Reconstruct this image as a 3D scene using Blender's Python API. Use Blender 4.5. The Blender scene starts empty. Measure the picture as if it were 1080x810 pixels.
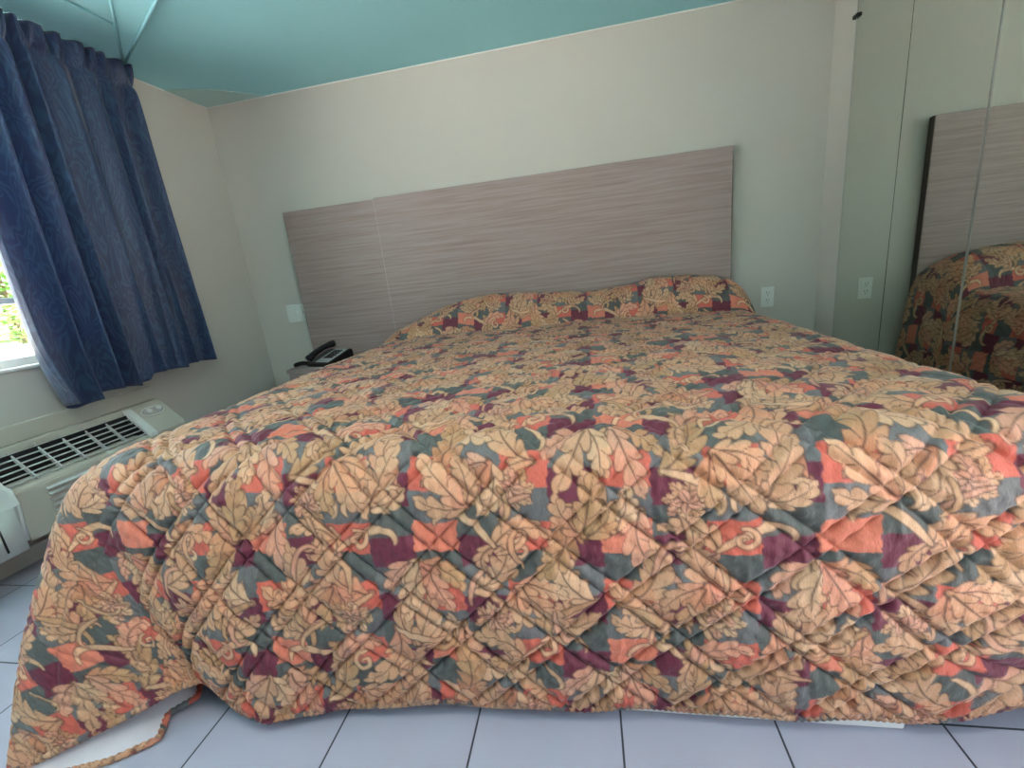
import bpy, bmesh, math, random
import numpy as np
from mathutils import Vector, Matrix

random.seed(7)
rng = np.random.default_rng(11)
C = bpy.context.scene.collection
PI = math.pi

# ------------------------------------------------------------------ helpers
def link(name, me, mat=None, parent=None, smooth=False):
    o = bpy.data.objects.new(name, me)
    C.objects.link(o)
    if mat is not None:
        me.materials.append(mat)
    if parent is not None:
        o.parent = parent
    if smooth:
        me.polygons.foreach_set('use_smooth', [True] * len(me.polygons))
    return o

def obj(name, bm, mat, parent=None, smooth=False):
    bmesh.ops.recalc_face_normals(bm, faces=bm.faces)
    me = bpy.data.meshes.new(name)
    bm.to_mesh(me); bm.free()
    return link(name, me, mat, parent, smooth)

def thing(name, label, cat, loc=(0, 0, 0), group=None):
    o = bpy.data.objects.new(name, None)
    o.empty_display_size = 0.1
    C.objects.link(o)
    o.location = loc
    o['label'] = label; o['category'] = cat
    if group: o['group'] = group
    return o

def tag(o, label, cat, group=None):
    o['label'] = label; o['category'] = cat
    if group: o['group'] = group
    return o

def struct(o):
    o['kind'] = 'structure'
    return o

def box(bm, x0, x1, y0, y1, z0, z1, bev=0.0, seg=2):
    r = bmesh.ops.create_cube(bm, size=1.0)
    vs = r['verts']
    for v in vs:
        v.co = Vector((x0 + (v.co.x + .5) * (x1 - x0), y0 + (v.co.y + .5) * (y1 - y0), z0 + (v.co.z + .5) * (z1 - z0)))
    if bev > 0:
        es = list({e for v in vs for e in v.link_edges})
        bmesh.ops.bevel(bm, geom=es, offset=bev, segments=seg, profile=.5, affect='EDGES')

def B(x0, x1, y0, y1, z0, z1, bev=0.0, seg=2):
    bm = bmesh.new(); box(bm, x0, x1, y0, y1, z0, z1, bev, seg); return bm

def prism(bm, poly, axis, a0, a1):
    """extrude a 2D polygon along an axis; poly gives the two other coords in order."""
    def mk(p, a):
        if axis == 'x': return (a, p[0], p[1])
        if axis == 'y': return (p[0], a, p[1])
        return (p[0], p[1], a)
    lo = [bm.verts.new(mk(p, a0)) for p in poly]
    hi = [bm.verts.new(mk(p, a1)) for p in poly]
    n = len(poly)
    bm.faces.new(lo); bm.faces.new(hi[::-1])
    for i in range(n):
        bm.faces.new((lo[i], lo[(i + 1) % n], hi[(i + 1) % n], hi[i]))

def cyl(bm, c, axis, r, h, seg=24, r2=None):
    m = Matrix.Translation(c)
    ax = Vector(axis).normalized()
    m = m @ Vector((0, 0, 1)).rotation_difference(ax).to_matrix().to_4x4()
    bmesh.ops.create_cone(bm, cap_ends=True, segments=seg, radius1=r, radius2=r if r2 is None else r2, depth=h, matrix=m)

def tube(bm, pts, r, seg=8):
    pts = [Vector(p) for p in pts]
    rings = []
    up = Vector((0, 0, 1))
    for i, p in enumerate(pts):
        d = (pts[min(i + 1, len(pts) - 1)] - pts[max(i - 1, 0)]).normalized()
        a = d.cross(up)
        if a.length < 1e-4: a = d.cross(Vector((1, 0, 0)))
        a.normalize(); b = d.cross(a)
        rr = r[i] if hasattr(r, '__len__') else r
        rings.append([bm.verts.new(p + rr * (math.cos(2 * PI * k / seg) * a + math.sin(2 * PI * k / seg) * b)) for k in range(seg)])
    for i in range(len(rings) - 1):
        for k in range(seg):
            bm.faces.new((rings[i][k], rings[i][(k + 1) % seg], rings[i + 1][(k + 1) % seg], rings[i + 1][k]))
    bm.faces.new(rings[0]); bm.faces.new(rings[-1][::-1])

# ------------------------------------------------------------------ materials
def s2l(c):
    return tuple((x / 255 / 12.92) if x / 255 <= .04045 else ((x / 255 + .055) / 1.055) ** 2.4 for x in c)

def mat(name, rgb, rough=.6, metal=0.0, spec=.5, noise=None, bump=None):
    m = bpy.data.materials.new(name); m.use_nodes = True
    nt = m.node_tree; p = nt.nodes['Principled BSDF']
    col = (*s2l(rgb), 1)
    p.inputs['Base Color'].default_value = col
    p.inputs['Roughness'].default_value = rough
    p.inputs['Metallic'].default_value = metal
    p.inputs['Specular IOR Level'].default_value = spec
    tc = nt.nodes.new('ShaderNodeTexCoord')
    if noise:
        sc, amt = noise
        n = nt.nodes.new('ShaderNodeTexNoise'); n.inputs['Scale'].default_value = sc
        n.inputs['Detail'].default_value = 4
        nt.links.new(tc.outputs['Object'], n.inputs['Vector'])
        mx = nt.nodes.new('ShaderNodeMix'); mx.data_type = 'RGBA'
        mx.inputs['A'].default_value = (*[c * (1 - amt) for c in col[:3]], 1)
        mx.inputs['B'].default_value = (*[min(1, c * (1 + amt)) for c in col[:3]], 1)
        nt.links.new(n.outputs['Fac'], mx.inputs['Factor'])
        nt.links.new(mx.outputs['Result'], p.inputs['Base Color'])
    if bump:
        sc, st = bump
        n = nt.nodes.new('ShaderNodeTexNoise'); n.inputs['Scale'].default_value = sc
        n.inputs['Detail'].default_value = 3
        nt.links.new(tc.outputs['Object'], n.inputs['Vector'])
        b = nt.nodes.new('ShaderNodeBump'); b.inputs['Strength'].default_value = st
        b.inputs['Distance'].default_value = .002
        nt.links.new(n.outputs['Fac'], b.inputs['Height'])
        nt.links.new(b.outputs['Normal'], p.inputs['Normal'])
    return m

M_wall = mat('wall_paint', (190, 187, 179), .75, noise=(3, .02), bump=(120, .12))
M_teal = mat('teal_paint', (154, 212, 219), .7, noise=(2.5, .03), bump=(60, .15))
M_white = mat('white_trim', (225, 225, 220), .45, noise=(8, .02))
M_plate = mat('plate_plastic', (214, 218, 212), .35, noise=(20, .02))
M_slot = mat('dark_slot', (40, 40, 38), .6, noise=(20, .1))
M_ac = mat('ac_plastic', (188, 184, 172), .5, noise=(10, .03))
M_acw = mat('ac_white_plastic', (214, 215, 212), .45, noise=(10, .02))
M_acdark = mat('ac_cavity', (22, 22, 24), .7, noise=(30, .1))
M_acslat = mat('ac_slat', (184, 184, 182), .45, noise=(20, .03))
M_black = mat('black_plastic', (22, 23, 25), .35, noise=(40, .1))
M_phonegrey = mat('phone_grey', (170, 172, 172), .45, noise=(40, .03))
M_joint = mat('mirror_joint', (30, 34, 32), .6, noise=(30, .1))
M_metal = mat('strip_metal', (170, 170, 165), .35, metal=.8, noise=(40, .05))
M_base = mat('bed_base_white', (222, 222, 222), .5, noise=(9, .02))
M_mattress = mat('mattress_ticking', (215, 210, 200), .8, noise=(60, .04))
M_lining = mat('quilt_lining', (198, 190, 198), .85, noise=(70, .05), bump=(250, .3))
M_edge = mat('headboard_edge', (72, 64, 60), .6, noise=(40, .1))

# wood-grain laminate
def wood(name, c1, c2, c3):
    m = bpy.data.materials.new(name); m.use_nodes = True
    nt = m.node_tree; p = nt.nodes['Principled BSDF']
    tc = nt.nodes.new('ShaderNodeTexCoord')
    mp = nt.nodes.new('ShaderNodeMapping'); mp.inputs['Scale'].default_value = (1.3, 1.3, 52)
    nt.links.new(tc.outputs['Object'], mp.inputs['Vector'])
    n1 = nt.nodes.new('ShaderNodeTexNoise'); n1.inputs['Scale'].default_value = 1.4; n1.inputs['Detail'].default_value = 5
    n1.inputs['Roughness'].default_value = .6; n1.inputs['Distortion'].default_value = .5
    nt.links.new(mp.outputs['Vector'], n1.inputs['Vector'])
    mp2 = nt.nodes.new('ShaderNodeMapping'); mp2.inputs['Scale'].default_value = (6, 6, 260)
    nt.links.new(tc.outputs['Object'], mp2.inputs['Vector'])
    n2 = nt.nodes.new('ShaderNodeTexNoise'); n2.inputs['Scale'].default_value = 1; n2.inputs['Detail'].default_value = 2
    nt.links.new(mp2.outputs['Vector'], n2.inputs['Vector'])
    ad = nt.nodes.new('ShaderNodeMath'); ad.operation = 'MULTIPLY_ADD'
    nt.links.new(n2.outputs['Fac'], ad.inputs[0]); ad.inputs[1].default_value = .35
    nt.links.new(n1.outputs['Fac'], ad.inputs[2])
    cr = nt.nodes.new('ShaderNodeValToRGB')
    e = cr.color_ramp.elements
    e[0].position = .46; e[0].color = (*s2l(c1), 1)
    e[1].position = .88; e[1].color = (*s2l(c3), 1)
    k = cr.color_ramp.elements.new(.66); k.color = (*s2l(c2), 1)
    nt.links.new(ad.outputs[0], cr.inputs['Fac'])
    nt.links.new(cr.outputs['Color'], p.inputs['Base Color'])
    p.inputs['Roughness'].default_value = .42
    p.inputs['Specular IOR Level'].default_value = .45
    return m
M_wood = wood('grey_brown_laminate', (138, 119, 114), (151, 133, 129), (162, 146, 143))

# floor tiles (procedural grid with grout)
TS = .306
def tile_mat():
    m = bpy.data.materials.new('floor_tile'); m.use_nodes = True
    nt = m.node_tree; p = nt.nodes['Principled BSDF']; L = nt.links.new
    tc = nt.nodes.new('ShaderNodeTexCoord')
    sp = nt.nodes.new('ShaderNodeSeparateXYZ'); L(tc.outputs['Object'], sp.inputs[0])
    masks = []
    for ax, off in (('X', .016), ('Y', .768)):
        a = nt.nodes.new('ShaderNodeMath'); a.operation = 'SUBTRACT'; L(sp.outputs[ax], a.inputs[0]); a.inputs[1].default_value = off - 50 * TS
        b = nt.nodes.new('ShaderNodeMath'); b.operation = 'MODULO'; L(a.outputs[0], b.inputs[0]); b.inputs[1].default_value = TS
        c = nt.nodes.new('ShaderNodeMath'); c.operation = 'PINGPONG'; L(b.outputs[0], c.inputs[0]); c.inputs[1].default_value = TS / 2
        d = nt.nodes.new('ShaderNodeMath'); d.operation = 'LESS_THAN'; L(c.outputs[0], d.inputs[0]); d.inputs[1].default_value = .0021
        masks.append(d)
    mx = nt.nodes.new('ShaderNodeMath'); mx.operation = 'MAXIMUM'
    L(masks[0].outputs[0], mx.inputs[0]); L(masks[1].outputs[0], mx.inputs[1])
    n = nt.nodes.new('ShaderNodeTexNoise'); n.inputs['Scale'].default_value = 5; n.inputs['Detail'].default_value = 5
    L(tc.outputs['Object'], n.inputs['Vector'])
    t = nt.nodes.new('ShaderNodeMix'); t.data_type = 'RGBA'
    t.inputs['A'].default_value = (*s2l((160, 159, 176)), 1); t.inputs['B'].default_value = (*s2l((170, 168, 185)), 1)
    L(n.outputs['Fac'], t.inputs['Factor'])
    g = nt.nodes.new('ShaderNodeMix'); g.data_type = 'RGBA'
    L(mx.outputs[0], g.inputs['Factor']); L(t.outputs['Result'], g.inputs['A']); g.inputs['B'].default_value = (*s2l((52, 54, 62)), 1)
    L(g.outputs['Result'], p.inputs['Base Color'])
    p.inputs['Roughness'].default_value = .35
    bp = nt.nodes.new('ShaderNodeBump'); bp.inputs['Strength'].default_value = .4; bp.inputs['Distance'].default_value = .002; bp.invert = True
    L(mx.outputs[0], bp.inputs['Height']); L(bp.outputs['Normal'], p.inputs['Normal'])
    return m
M_tile = tile_mat()

# mirror
M_mirror = bpy.data.materials.new('mirror_silver'); M_mirror.use_nodes = True
_p = M_mirror.node_tree.nodes['Principled BSDF']
_p.inputs['Base Color'].default_value = (.72, .755, .70, 1); _p.inputs['Metallic'].default_value = 1; _p.inputs['Roughness'].default_value = .015

# window glass (thin)
M_glass = bpy.data.materials.new('window_glass'); M_glass.use_nodes = True
nt = M_glass.node_tree; nt.nodes.clear()
o_ = nt.nodes.new('ShaderNodeOutputMaterial'); t_ = nt.nodes.new('ShaderNodeBsdfTransparent'); g_ = nt.nodes.new('ShaderNodeBsdfGlossy')
g_.inputs['Roughness'].default_value = .02; mx_ = nt.nodes.new('ShaderNodeMixShader'); mx_.inputs[0].default_value = .06
t_.inputs['Color'].default_value = (.95, .97, .96, 1)
nt.links.new(t_.outputs[0], mx_.inputs[1]); nt.links.new(g_.outputs[0], mx_.inputs[2]); nt.links.new(mx_.outputs[0], o_.inputs[0])

# curtain: blue moire fabric, lets some daylight through
def curtain_mat():
    m = bpy.data.materials.new('blue_moire_fabric'); m.use_nodes = True
    nt = m.node_tree; p = nt.nodes['Principled BSDF']; L = nt.links.new
    out = nt.nodes['Material Output']
    tc = nt.nodes.new('ShaderNodeTexCoord')
    mp = nt.nodes.new('ShaderNodeMapping'); mp.inputs['Scale'].default_value = (1, 1, .35)
    L(tc.outputs['UV'], mp.inputs['Vector'])
    mp.inputs['Scale'].default_value = (9, 3.2, 1)
    n = nt.nodes.new('ShaderNodeTexNoise'); n.inputs['Scale'].default_value = 1.6; n.inputs['Detail'].default_value = 2; n.inputs['Distortion'].default_value = .6
    L(mp.outputs['Vector'], n.inputs['Vector'])
    w = nt.nodes.new('ShaderNodeMath'); w.operation = 'MULTIPLY'; L(n.outputs['Fac'], w.inputs[0]); w.inputs[1].default_value = 60
    s = nt.nodes.new('ShaderNodeMath'); s.operation = 'SINE'; L(w.outputs[0], s.inputs[0])
    r = nt.nodes.new('ShaderNodeMapRange'); L(s.outputs[0], r.inputs['Value'])
    r.inputs['From Min'].default_value = -.2; r.inputs['From Max'].default_value = 1
    c = nt.nodes.new('ShaderNodeMix'); c.data_type = 'RGBA'
    c.inputs['A'].default_value = (*s2l((34, 46, 80)), 1); c.inputs['B'].default_value = (*s2l((50, 76, 108)), 1)
    L(r.outputs['Result'], c.inputs['Factor'])
    L(c.outputs['Result'], p.inputs['Base Color'])
    p.inputs['Roughness'].default_value = .5
    p.inputs['Sheen Weight'].default_value = .25
    tr = nt.nodes.new('ShaderNodeBsdfTranslucent'); tr.inputs['Color'].default_value = (*s2l((62, 96, 168)), 1)
    mx = nt.nodes.new('ShaderNodeMixShader'); mx.inputs[0].default_value = .18
    L(p.outputs[0], mx.inputs[1]); L(tr.outputs[0], mx.inputs[2]); L(mx.outputs[0], out.inputs['Surface'])
    return m
M_curtain = curtain_mat()

# bedspread fabric: woven pattern is stored per vertex, weave and fine puckers are a bump
def quilt_mat():
    m = bpy.data.materials.new('quilted_damask'); m.use_nodes = True
    nt = m.node_tree; p = nt.nodes['Principled BSDF']; L = nt.links.new
    a = nt.nodes.new('ShaderNodeAttribute'); a.attribute_name = 'weave'
    uv = nt.nodes.new('ShaderNodeUVMap'); uv.uv_map = 'UVMap'
    mp = nt.nodes.new('ShaderNodeMapping'); mp.inputs['Scale'].default_value = (900, 120, 1)
    L(uv.outputs[0], mp.inputs['Vector'])
    n = nt.nodes.new('ShaderNodeTexNoise'); n.inputs['Scale'].default_value = 1; n.inputs['Detail'].default_value = 2
    L(mp.outputs['Vector'], n.inputs['Vector'])
    rr = nt.nodes.new('ShaderNodeMapRange'); L(n.outputs['Fac'], rr.inputs['Value'])
    rr.inputs['From Min'].default_value = .3; rr.inputs['From Max'].default_value = .7; rr.inputs['To Min'].default_value = .84; rr.inputs['To Max'].default_value = 1.16
    mu = nt.nodes.new('ShaderNodeVectorMath'); mu.operation = 'SCALE'
    L(a.outputs['Color'], mu.inputs[0]); L(rr.outputs['Result'], mu.inputs['Scale'])
    L(mu.outputs['Vector'], p.inputs['Base Color'])
    mp2 = nt.nodes.new('ShaderNodeMapping'); mp2.inputs['Scale'].default_value = (110, 45, 1)
    L(uv.outputs[0], mp2.inputs['Vector'])
    n2 = nt.nodes.new('ShaderNodeTexNoise'); n2.inputs['Scale'].default_value = 1; n2.inputs['Detail'].default_value = 3
    L(mp2.outputs['Vector'], n2.inputs['Vector'])
    b = nt.nodes.new('ShaderNodeBump'); b.inputs['Strength'].default_value = .5; b.inputs['Distance'].default_value = .006
    L(n2.outputs['Fac'], b.inputs['Height']); L(b.outputs['Normal'], p.inputs['Normal'])
    p.inputs['Roughness'].default_value = .62
    p.inputs['Specular IOR Level'].default_value = .35
    p.inputs['Sheen Weight'].default_value = .08
    return m
M_quilt = quilt_mat()

# ------------------------------------------------------------------ room shell
XL, XR, YB, YF, ZC = -2.275, 1.2895, 2.80, -3.2, 2.12
T = .14
o = obj('floor', B(XL - .001, XR + .001, YF, YB, -.06, 0), M_tile); struct(o)
o = obj('wall_back', B(XL - T, XR + T, YB, YB + T, -.06, ZC + .2), M_wall); struct(o)
DY0, DY1, DZ1 = -.45, .36, 2.05
bm = bmesh.new()
box(bm, XR, XR + T, YF - T, DY0, -.06, ZC + .2)
box(bm, XR, XR + T, DY1, YB, -.06, ZC + .2)
box(bm, XR, XR + T, DY0, DY1, DZ1, ZC + .2)
struct(obj('wall_right', bm, M_wall))
WY0, WY1, WZ0, WZ1 = -.7, 1.74, .757, 2.02
bm = bmesh.new()
box(bm, XL - T, XL, YF - T, WY0, -.06, ZC + .2)
box(bm, XL - T, XL, WY1, YB, -.06, ZC + .2)
box(bm, XL - T, XL, WY0, WY1, -.06, WZ0)
box(bm, XL - T, XL, WY0, WY1, WZ1, ZC + .2)
struct(obj('wall_left', bm, M_wall))
struct(obj('wall_front', B(XL - T, XR + T, YF - T, YF, -.06, ZC + .2), M_wall))
# unseen open doorway, added in the right wall to brighten the left wall
bm = bmesh.new()
box(bm, XR + .04, XR + .09, DY0, DY0 + .05, 0, DZ1)
box(bm, XR + .04, XR + .09, DY1 - .05, DY1, 0, DZ1)
box(bm, XR + .04, XR + .09, DY0, DY1, DZ1 - .05, DZ1)
struct(obj('added_door_1', bm, M_white))

# ceiling: flat teal slab with a recessed groove, a folded strip with raised ridges, a patch coloured as corner shading
bm = bmesh.new()
box(bm, XL - T, -1.915, YF - T, YB + T, ZC, ZC + .2)
box(bm, -1.895, XR + T, YF - T, YB + T, ZC, ZC + .2)
box(bm, -1.915, -1.895, 1.93, YB + T, ZC, ZC + .2)
box(bm, -1.915, -1.895, YF - T, 1.93, ZC + .012, ZC + .2)
ceil = struct(obj('ceiling', bm, M_teal))
# folded wedge panel running from the curtain end towards the room
A = Vector((-2.187, 2.203)); d1 = Vector((-.151, .145)).normalized(); 
p1 = A; p2 = Vector((-1.76, 1.795)); p3 = Vector((-1.63, 1.848))
e2 = p1 + (p2 - p1) * 1.9; e3 = p1 + (p3 - p1) * 1.9
bm = bmesh.new()
va = bm.verts.new((p1.x, p1.y, ZC - .001)); vb = bm.verts.new((e2.x, e2.y, ZC - .001)); vc = bm.verts.new((e3.x, e3.y, ZC - .045))
vb2 = bm.verts.new((e2.x, e2.y, ZC + .02)); vc2 = bm.verts.new((e3.x, e3.y, ZC + .02)); va2 = bm.verts.new((p1.x, p1.y, ZC + .02))
bm.faces.new((va, vb, vc)); bm.faces.new((vb, va, va2, vb2)); bm.faces.new((va, vc, vc2, va2)); bm.faces.new((vc, vb, vb2, vc2))
struct(obj('trim_1', bm, M_teal))
for k, (q0, q1, zz) in enumerate(((p1, e3, -.045), (p1, e2, -.001))):
    bm = bmesh.new(); tube(bm, [(q0.x, q0.y, ZC - .002), (q1.x, q1.y, ZC + zz)], .006, 8)
    struct(obj('trim_%d' % (k + 2), bm, M_teal, smooth=True))
# shading in the ceiling corner, put in as a greyer patch with a curved edge
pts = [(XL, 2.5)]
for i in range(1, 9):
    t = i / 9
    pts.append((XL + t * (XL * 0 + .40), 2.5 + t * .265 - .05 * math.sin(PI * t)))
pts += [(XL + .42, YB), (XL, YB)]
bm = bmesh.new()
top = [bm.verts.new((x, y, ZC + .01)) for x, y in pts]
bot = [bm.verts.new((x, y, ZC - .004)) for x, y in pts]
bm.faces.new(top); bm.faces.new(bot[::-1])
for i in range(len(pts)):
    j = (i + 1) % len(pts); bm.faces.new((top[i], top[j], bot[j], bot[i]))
M_teal_shade = mat('shaded_teal', (168, 198, 196), .8, noise=(4, .03), bump=(60, .15))
struct(obj('trim_4', bm, M_teal_shade))
# thin pale paint bead along the tops of the walls
struct(obj('trim_5', B(XL, XR, YB - .006, YB, ZC - .006, ZC, .002, 1), M_white))
struct(obj('trim_6', B(XL, XL + .006, YF, YB - .006, ZC - .006, ZC, .002, 1), M_white))
# ceiling medallion, only its rim shows
t = thing('ceiling_medallion', 'round teal ceiling medallion, its rim showing at the top edge above the headboard', 'ceiling medallion', (-1.335, 1.76, ZC))
bm = bmesh.new(); cyl(bm, (0, 0, -.007), (0, 0, 1), .25, .014, 64)
bmesh.ops.bevel(bm, geom=[e for e in bm.edges if abs(e.verts[0].co.z - e.verts[1].co.z) < 1e-5 and e.verts[0].co.z < -.01], offset=.004, segments=2, affect='EDGES')
obj('disc', bm, M_teal, t)
bm = bmesh.new(); cyl(bm, (0, 0, -.035), (0, 0, 1), .07, .045, 40, .09)
obj('canopy', bm, M_teal, t, True)

# baseboard left: low tile skirting
struct(obj('baseboard_left', B(XL, XL + .012, YF, YB, 0, .07, .003, 1), M_wall))

# ------------------------------------------------------------------ window
bm = bmesh.new()
xo, xi = XL - .11, XL - .055
fw = .045
box(bm, xo, xi, WY0, WY1, WZ0, WZ0 + fw, .004)
box(bm, xo, xi, WY0, WY1, WZ1 - fw, WZ1, .004)
box(bm, xo, xi, WY0, WY0 + fw, WZ0, WZ1, .004)
box(bm, xo, xi, WY1 - fw, WY1, WZ0, WZ1, .004)
for yy in (-.1, .55, 1.165): box(bm, xo, xi, yy - .018, yy + .018, WZ0, WZ1, .003)
win = struct(obj('window_1', bm, M_white))
obj('meeting_rail', B(xo + .01, xi - .005, WY0 + fw, WY1 - fw, 1.02, 1.045, .003), M_white, win)
obj('glass_pane', B(xo + .025, xo + .029, WY0 + fw, WY1 - fw, WZ0 + fw, WZ1 - fw), M_glass, win)
obj('sill', B(XL - .055, XL + .012, WY0 - .0, WY1, WZ0 - .001, WZ0 + .012, .003), M_white, win)

# ------------------------------------------------------------------ curtain
def curtain():
    y0, y1 = 1.385, 2.205
    zt, zb = ZC - .005, .612
    NU, NV = 520, 90
    u = np.linspace(0, 1, NU); v = np.linspace(0, 1, NV)
    U, V = np.meshgrid(u, v)
    nf = 7.5
    ph = nf * 2 * PI * (U + .018 * np.sin(2 * PI * 2.3 * U + 1) + .012 * np.sin(2 * PI * 5.1 * U))
    head = np.exp(-(V / .06) ** 2)
    ampl = .043 * (.75 + .35 * np.sin(3.1 * U * 2 + .6)) * (1 - .25 * head) + .010 * V
    d = ampl * np.sin(ph) + .008 * np.sin(2 * ph + 1.3 * V * 3) * (.3 + V)
    d += .018 * np.sin(2 * PI * (1.5 * U) + 2.0) * V
    # box-pleat header: sharper, stitched band about 9 cm down
    hd = np.tanh(2.2 * np.sin(ph * 1.6 + .4)) * .019
    d = d * (1 - head) + hd * head
    d -= .013 * np.exp(-((V - .065) / .010) ** 2)
    Y = y0 + (y1 - y0) * U + .012 * np.cos(ph) * (V * .7 + .1) + .05 * (V ** 2) * (U - .55) * .25
    Y += .012 * np.sin(4 * V + 1.0) * (1 - U)
    # left edge flips inward near the hem
    Y += .06 * np.clip((V - .8) / .2, 0, 1) ** 2 * np.exp(-(U / .10))
    Z = zt + (zb - zt) * V
    Z = Z + (.006 * np.sin(ph * .5 + .5) + .014 * np.tanh((U - .52) / .008)) * V ** 8
    Z = Z - .035 * np.exp(-((U - .10) / .07) ** 2) * V ** 6
    X = -2.165 + d + .02 * V
    co = np.stack([X, Y, Z], -1).reshape(-1, 3)
    idx = np.arange(NU * NV).reshape(NV, NU)
    f = np.stack([idx[:-1, :-1], idx[:-1, 1:], idx[1:, 1:], idx[1:, :-1]], -1).reshape(-1, 4)
    me = bpy.data.meshes.new('curtain')
    me.from_pydata(co.tolist(), [], f.tolist())
    uvl = me.uv_layers.new(name='UVMap')
    uvs = np.stack([U * 1.6, V * 1.5], -1).reshape(-1, 2)
    uvl.data.foreach_set('uv', uvs[f.reshape(-1)].astype(np.float32).reshape(-1))
    o = link('curtain', me, M_curtain, None, True)
    so = o.modifiers.new('thickness', 'SOLIDIFY'); so.thickness = .0025
    return o
cur = curtain()
tag(cur, 'dark blue pleated moire curtain drawn aside at the bright window', 'curtain')
tr_ = thing('curtain_track', 'slim white curtain track on the ceiling above the blue curtain', 'curtain track', (-2.222, 1.0, ZC))
obj('rail', B(-.012, .012, -1.6, 1.19, -.014, 0, .002, 1), M_white, tr_)
obj('end_cap', B(-.014, .014, 1.19, 1.2, -.016, 0, .002, 1), M_white, tr_)

# ------------------------------------------------------------------ bedspread pattern (numpy raster of a repeating damask)
PW, PH, PX = .72, .544, .00125
NW, NH = int(round(PW / PX)), int(round(PH / PX))
pal = {k: np.array(s2l(v)) for k, v in dict(tan=(197, 150, 115), tan2=(205, 163, 128), tan3=(184, 140, 100), peach=(203, 147, 120),
        coral=(190, 92, 76), coral2=(198, 112, 90), slate=(97, 97, 98), slate2=(78, 82, 80), burg=(100, 38, 58), line=(50, 28, 28), green=(98, 108, 80)).items()}
def raster():
    xs = (np.arange(NW) + .5) * PX; ys = (np.arange(NH) + .5) * PX
    X, Y = np.meshgrid(xs, ys)
    img = np.zeros((NH, NW, 3))
    cw, ch = PW / 8, PH / 8
    wob = .002 * np.sin(2 * PI * Y / (PH / 5)) + .0015 * np.sin(2 * PI * Y / (PH / 23))
    ci = np.floor((X + wob) / cw).astype(int) % 8
    wob2 = .002 * np.sin(2 * PI * X / (PW / 4))
    rj = np.floor((Y + wob2) / ch).astype(int) % 8
    rj2 = np.floor((Y + wob2 + ch * .5) / ch).astype(int) % 8
    ev = ci % 2 == 0
    img[:] = pal['slate']
    img[ev & (rj % 2 == 0)] = pal['coral']
    img[ev & (rj % 4 == 0) & (ci % 4 == 0)] = pal['coral2']
    img[ev & (rj % 4 == 3)] = pal['slate2']
    img[(~ev) & (rj2 % 2 == 0)] = pal['burg']
    img[(~ev) & (rj2 % 4 == 1)] = pal['slate2']
    base = img.copy()
    def wrapd(c):
        dx = (X - c[0] + PW / 2) % PW - PW / 2
        dy = (Y - c[1] + PH / 2) % PH - PH / 2
        return dx, dy
    def leaf(c, pts, w0, lobes, col, vein=True, lw=.0015, env=.6, tint=None):
        """leaf round a polyline spine (pts relative to c), finger lobes swept towards the tip"""
        pts = np.array(pts); n = len(pts)
        dx, dy = wrapd(c)
        lo = pts.min(0) - w0 * 1.3 - .004; hi = pts.max(0) + w0 * 1.3 + .004
        sel = (dx > lo[0]) & (dx < hi[0]) & (dy > lo[1]) & (dy < hi[1])
        px = dx[sel]; py = dy[sel]
        best = np.full(px.shape, 1e9); bt = np.zeros(px.shape); bs = np.zeros(px.shape)
        seg = np.linalg.norm(np.diff(pts, axis=0), axis=1); cum = np.concatenate([[0], np.cumsum(seg)]); Lh = cum[-1]
        for i in range(n - 1):
            a, b = pts[i], pts[i + 1]; d = b - a; l2 = d @ d
            tt = np.clip(((px - a[0]) * d[0] + (py - a[1]) * d[1]) / l2, 0, 1)
            qx = px - a[0] - tt * d[0]; qy = py - a[1] - tt * d[1]
            ds = np.hypot(qx, qy); m = ds < best
            best[m] = ds[m]; bt[m] = ((cum[i] + tt * seg[i]) / Lh)[m]
            bs[m] = np.sign(d[0] * qy - d[1] * qx)[m]
        dist = best
        w = w0 * np.maximum(np.sin(PI * np.clip(bt * .96 + .04, 0, 1)), 0) ** env
        lob = np.ones_like(w)
        if lobes:
            tl = bt - 1.0 * dist / Lh
            lob = np.abs(np.sin(PI * (tl * lobes + .3 * (bs > 0))))
            w = w * (.40 + .68 * lob ** .6)
        fill = 1 / (1 + np.exp(np.clip((dist - w) / .0005, -40, 40)))
        c_ = img[sel]
        cc = col[None, :] * .84 + base[sel] * .16
        if tint is not None:                      # some leaves take the block colour towards their root
            f = np.clip(1 - bt * 1.6, 0, 1)[:, None] * .55
            cc = cc * (1 - f) + tint * f
        c_ = c_ * (1 - fill[:, None]) + cc * fill[:, None]
        ln = np.exp(-((dist - w) / lw) ** 2) * (w > .002) * .75
        if vein:
            ln = np.maximum(ln, np.exp(-(dist / (lw * 1.3 * (1.25 - bt))) ** 2) * (bt > .02) * (bt < .9) * .85)
            if lobes:
                ln = np.maximum(ln, np.exp(-(lob / .13) ** 2) * (dist > .30 * w) * (dist < w) * (bt < .93) * .8)
        c_ = c_ * (1 - ln[:, None]) + pal['line'] * ln[:, None]
        img[sel] = c_
    def arc(L, ang, curv, n=22):
        p = [np.zeros(2)]; a = ang
        for i in range(n):
            p.append(p[-1] + np.array([math.cos(a), math.sin(a)]) * L / n); a += curv / n
        return p
    def hook(L, ang, c0, c1, n=34):               # a stem that ends in a curl
        p = [np.zeros(2)]; a = ang
        for i in range(n):
            k = i / n
            p.append(p[-1] + np.array([math.cos(a), math.sin(a)]) * L / n); a += (c0 + (c1 - c0) * k ** 3) / n
        return p
    def spiral(R, turns, a0, sgn, n=46):
        out = []
        for i in range(n):
            k = i / (n - 1); r = R * (1 - .86 * k); th = a0 + sgn * turns * 2 * PI * k
            out.append((r * math.cos(th), r * math.sin(th)))
        return out
    tans = [pal['tan'], pal['tan2'], pal['tan3'], pal['peach'], pal['tan']]
    r2 = random.Random(21)
    U = r2.uniform
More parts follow.
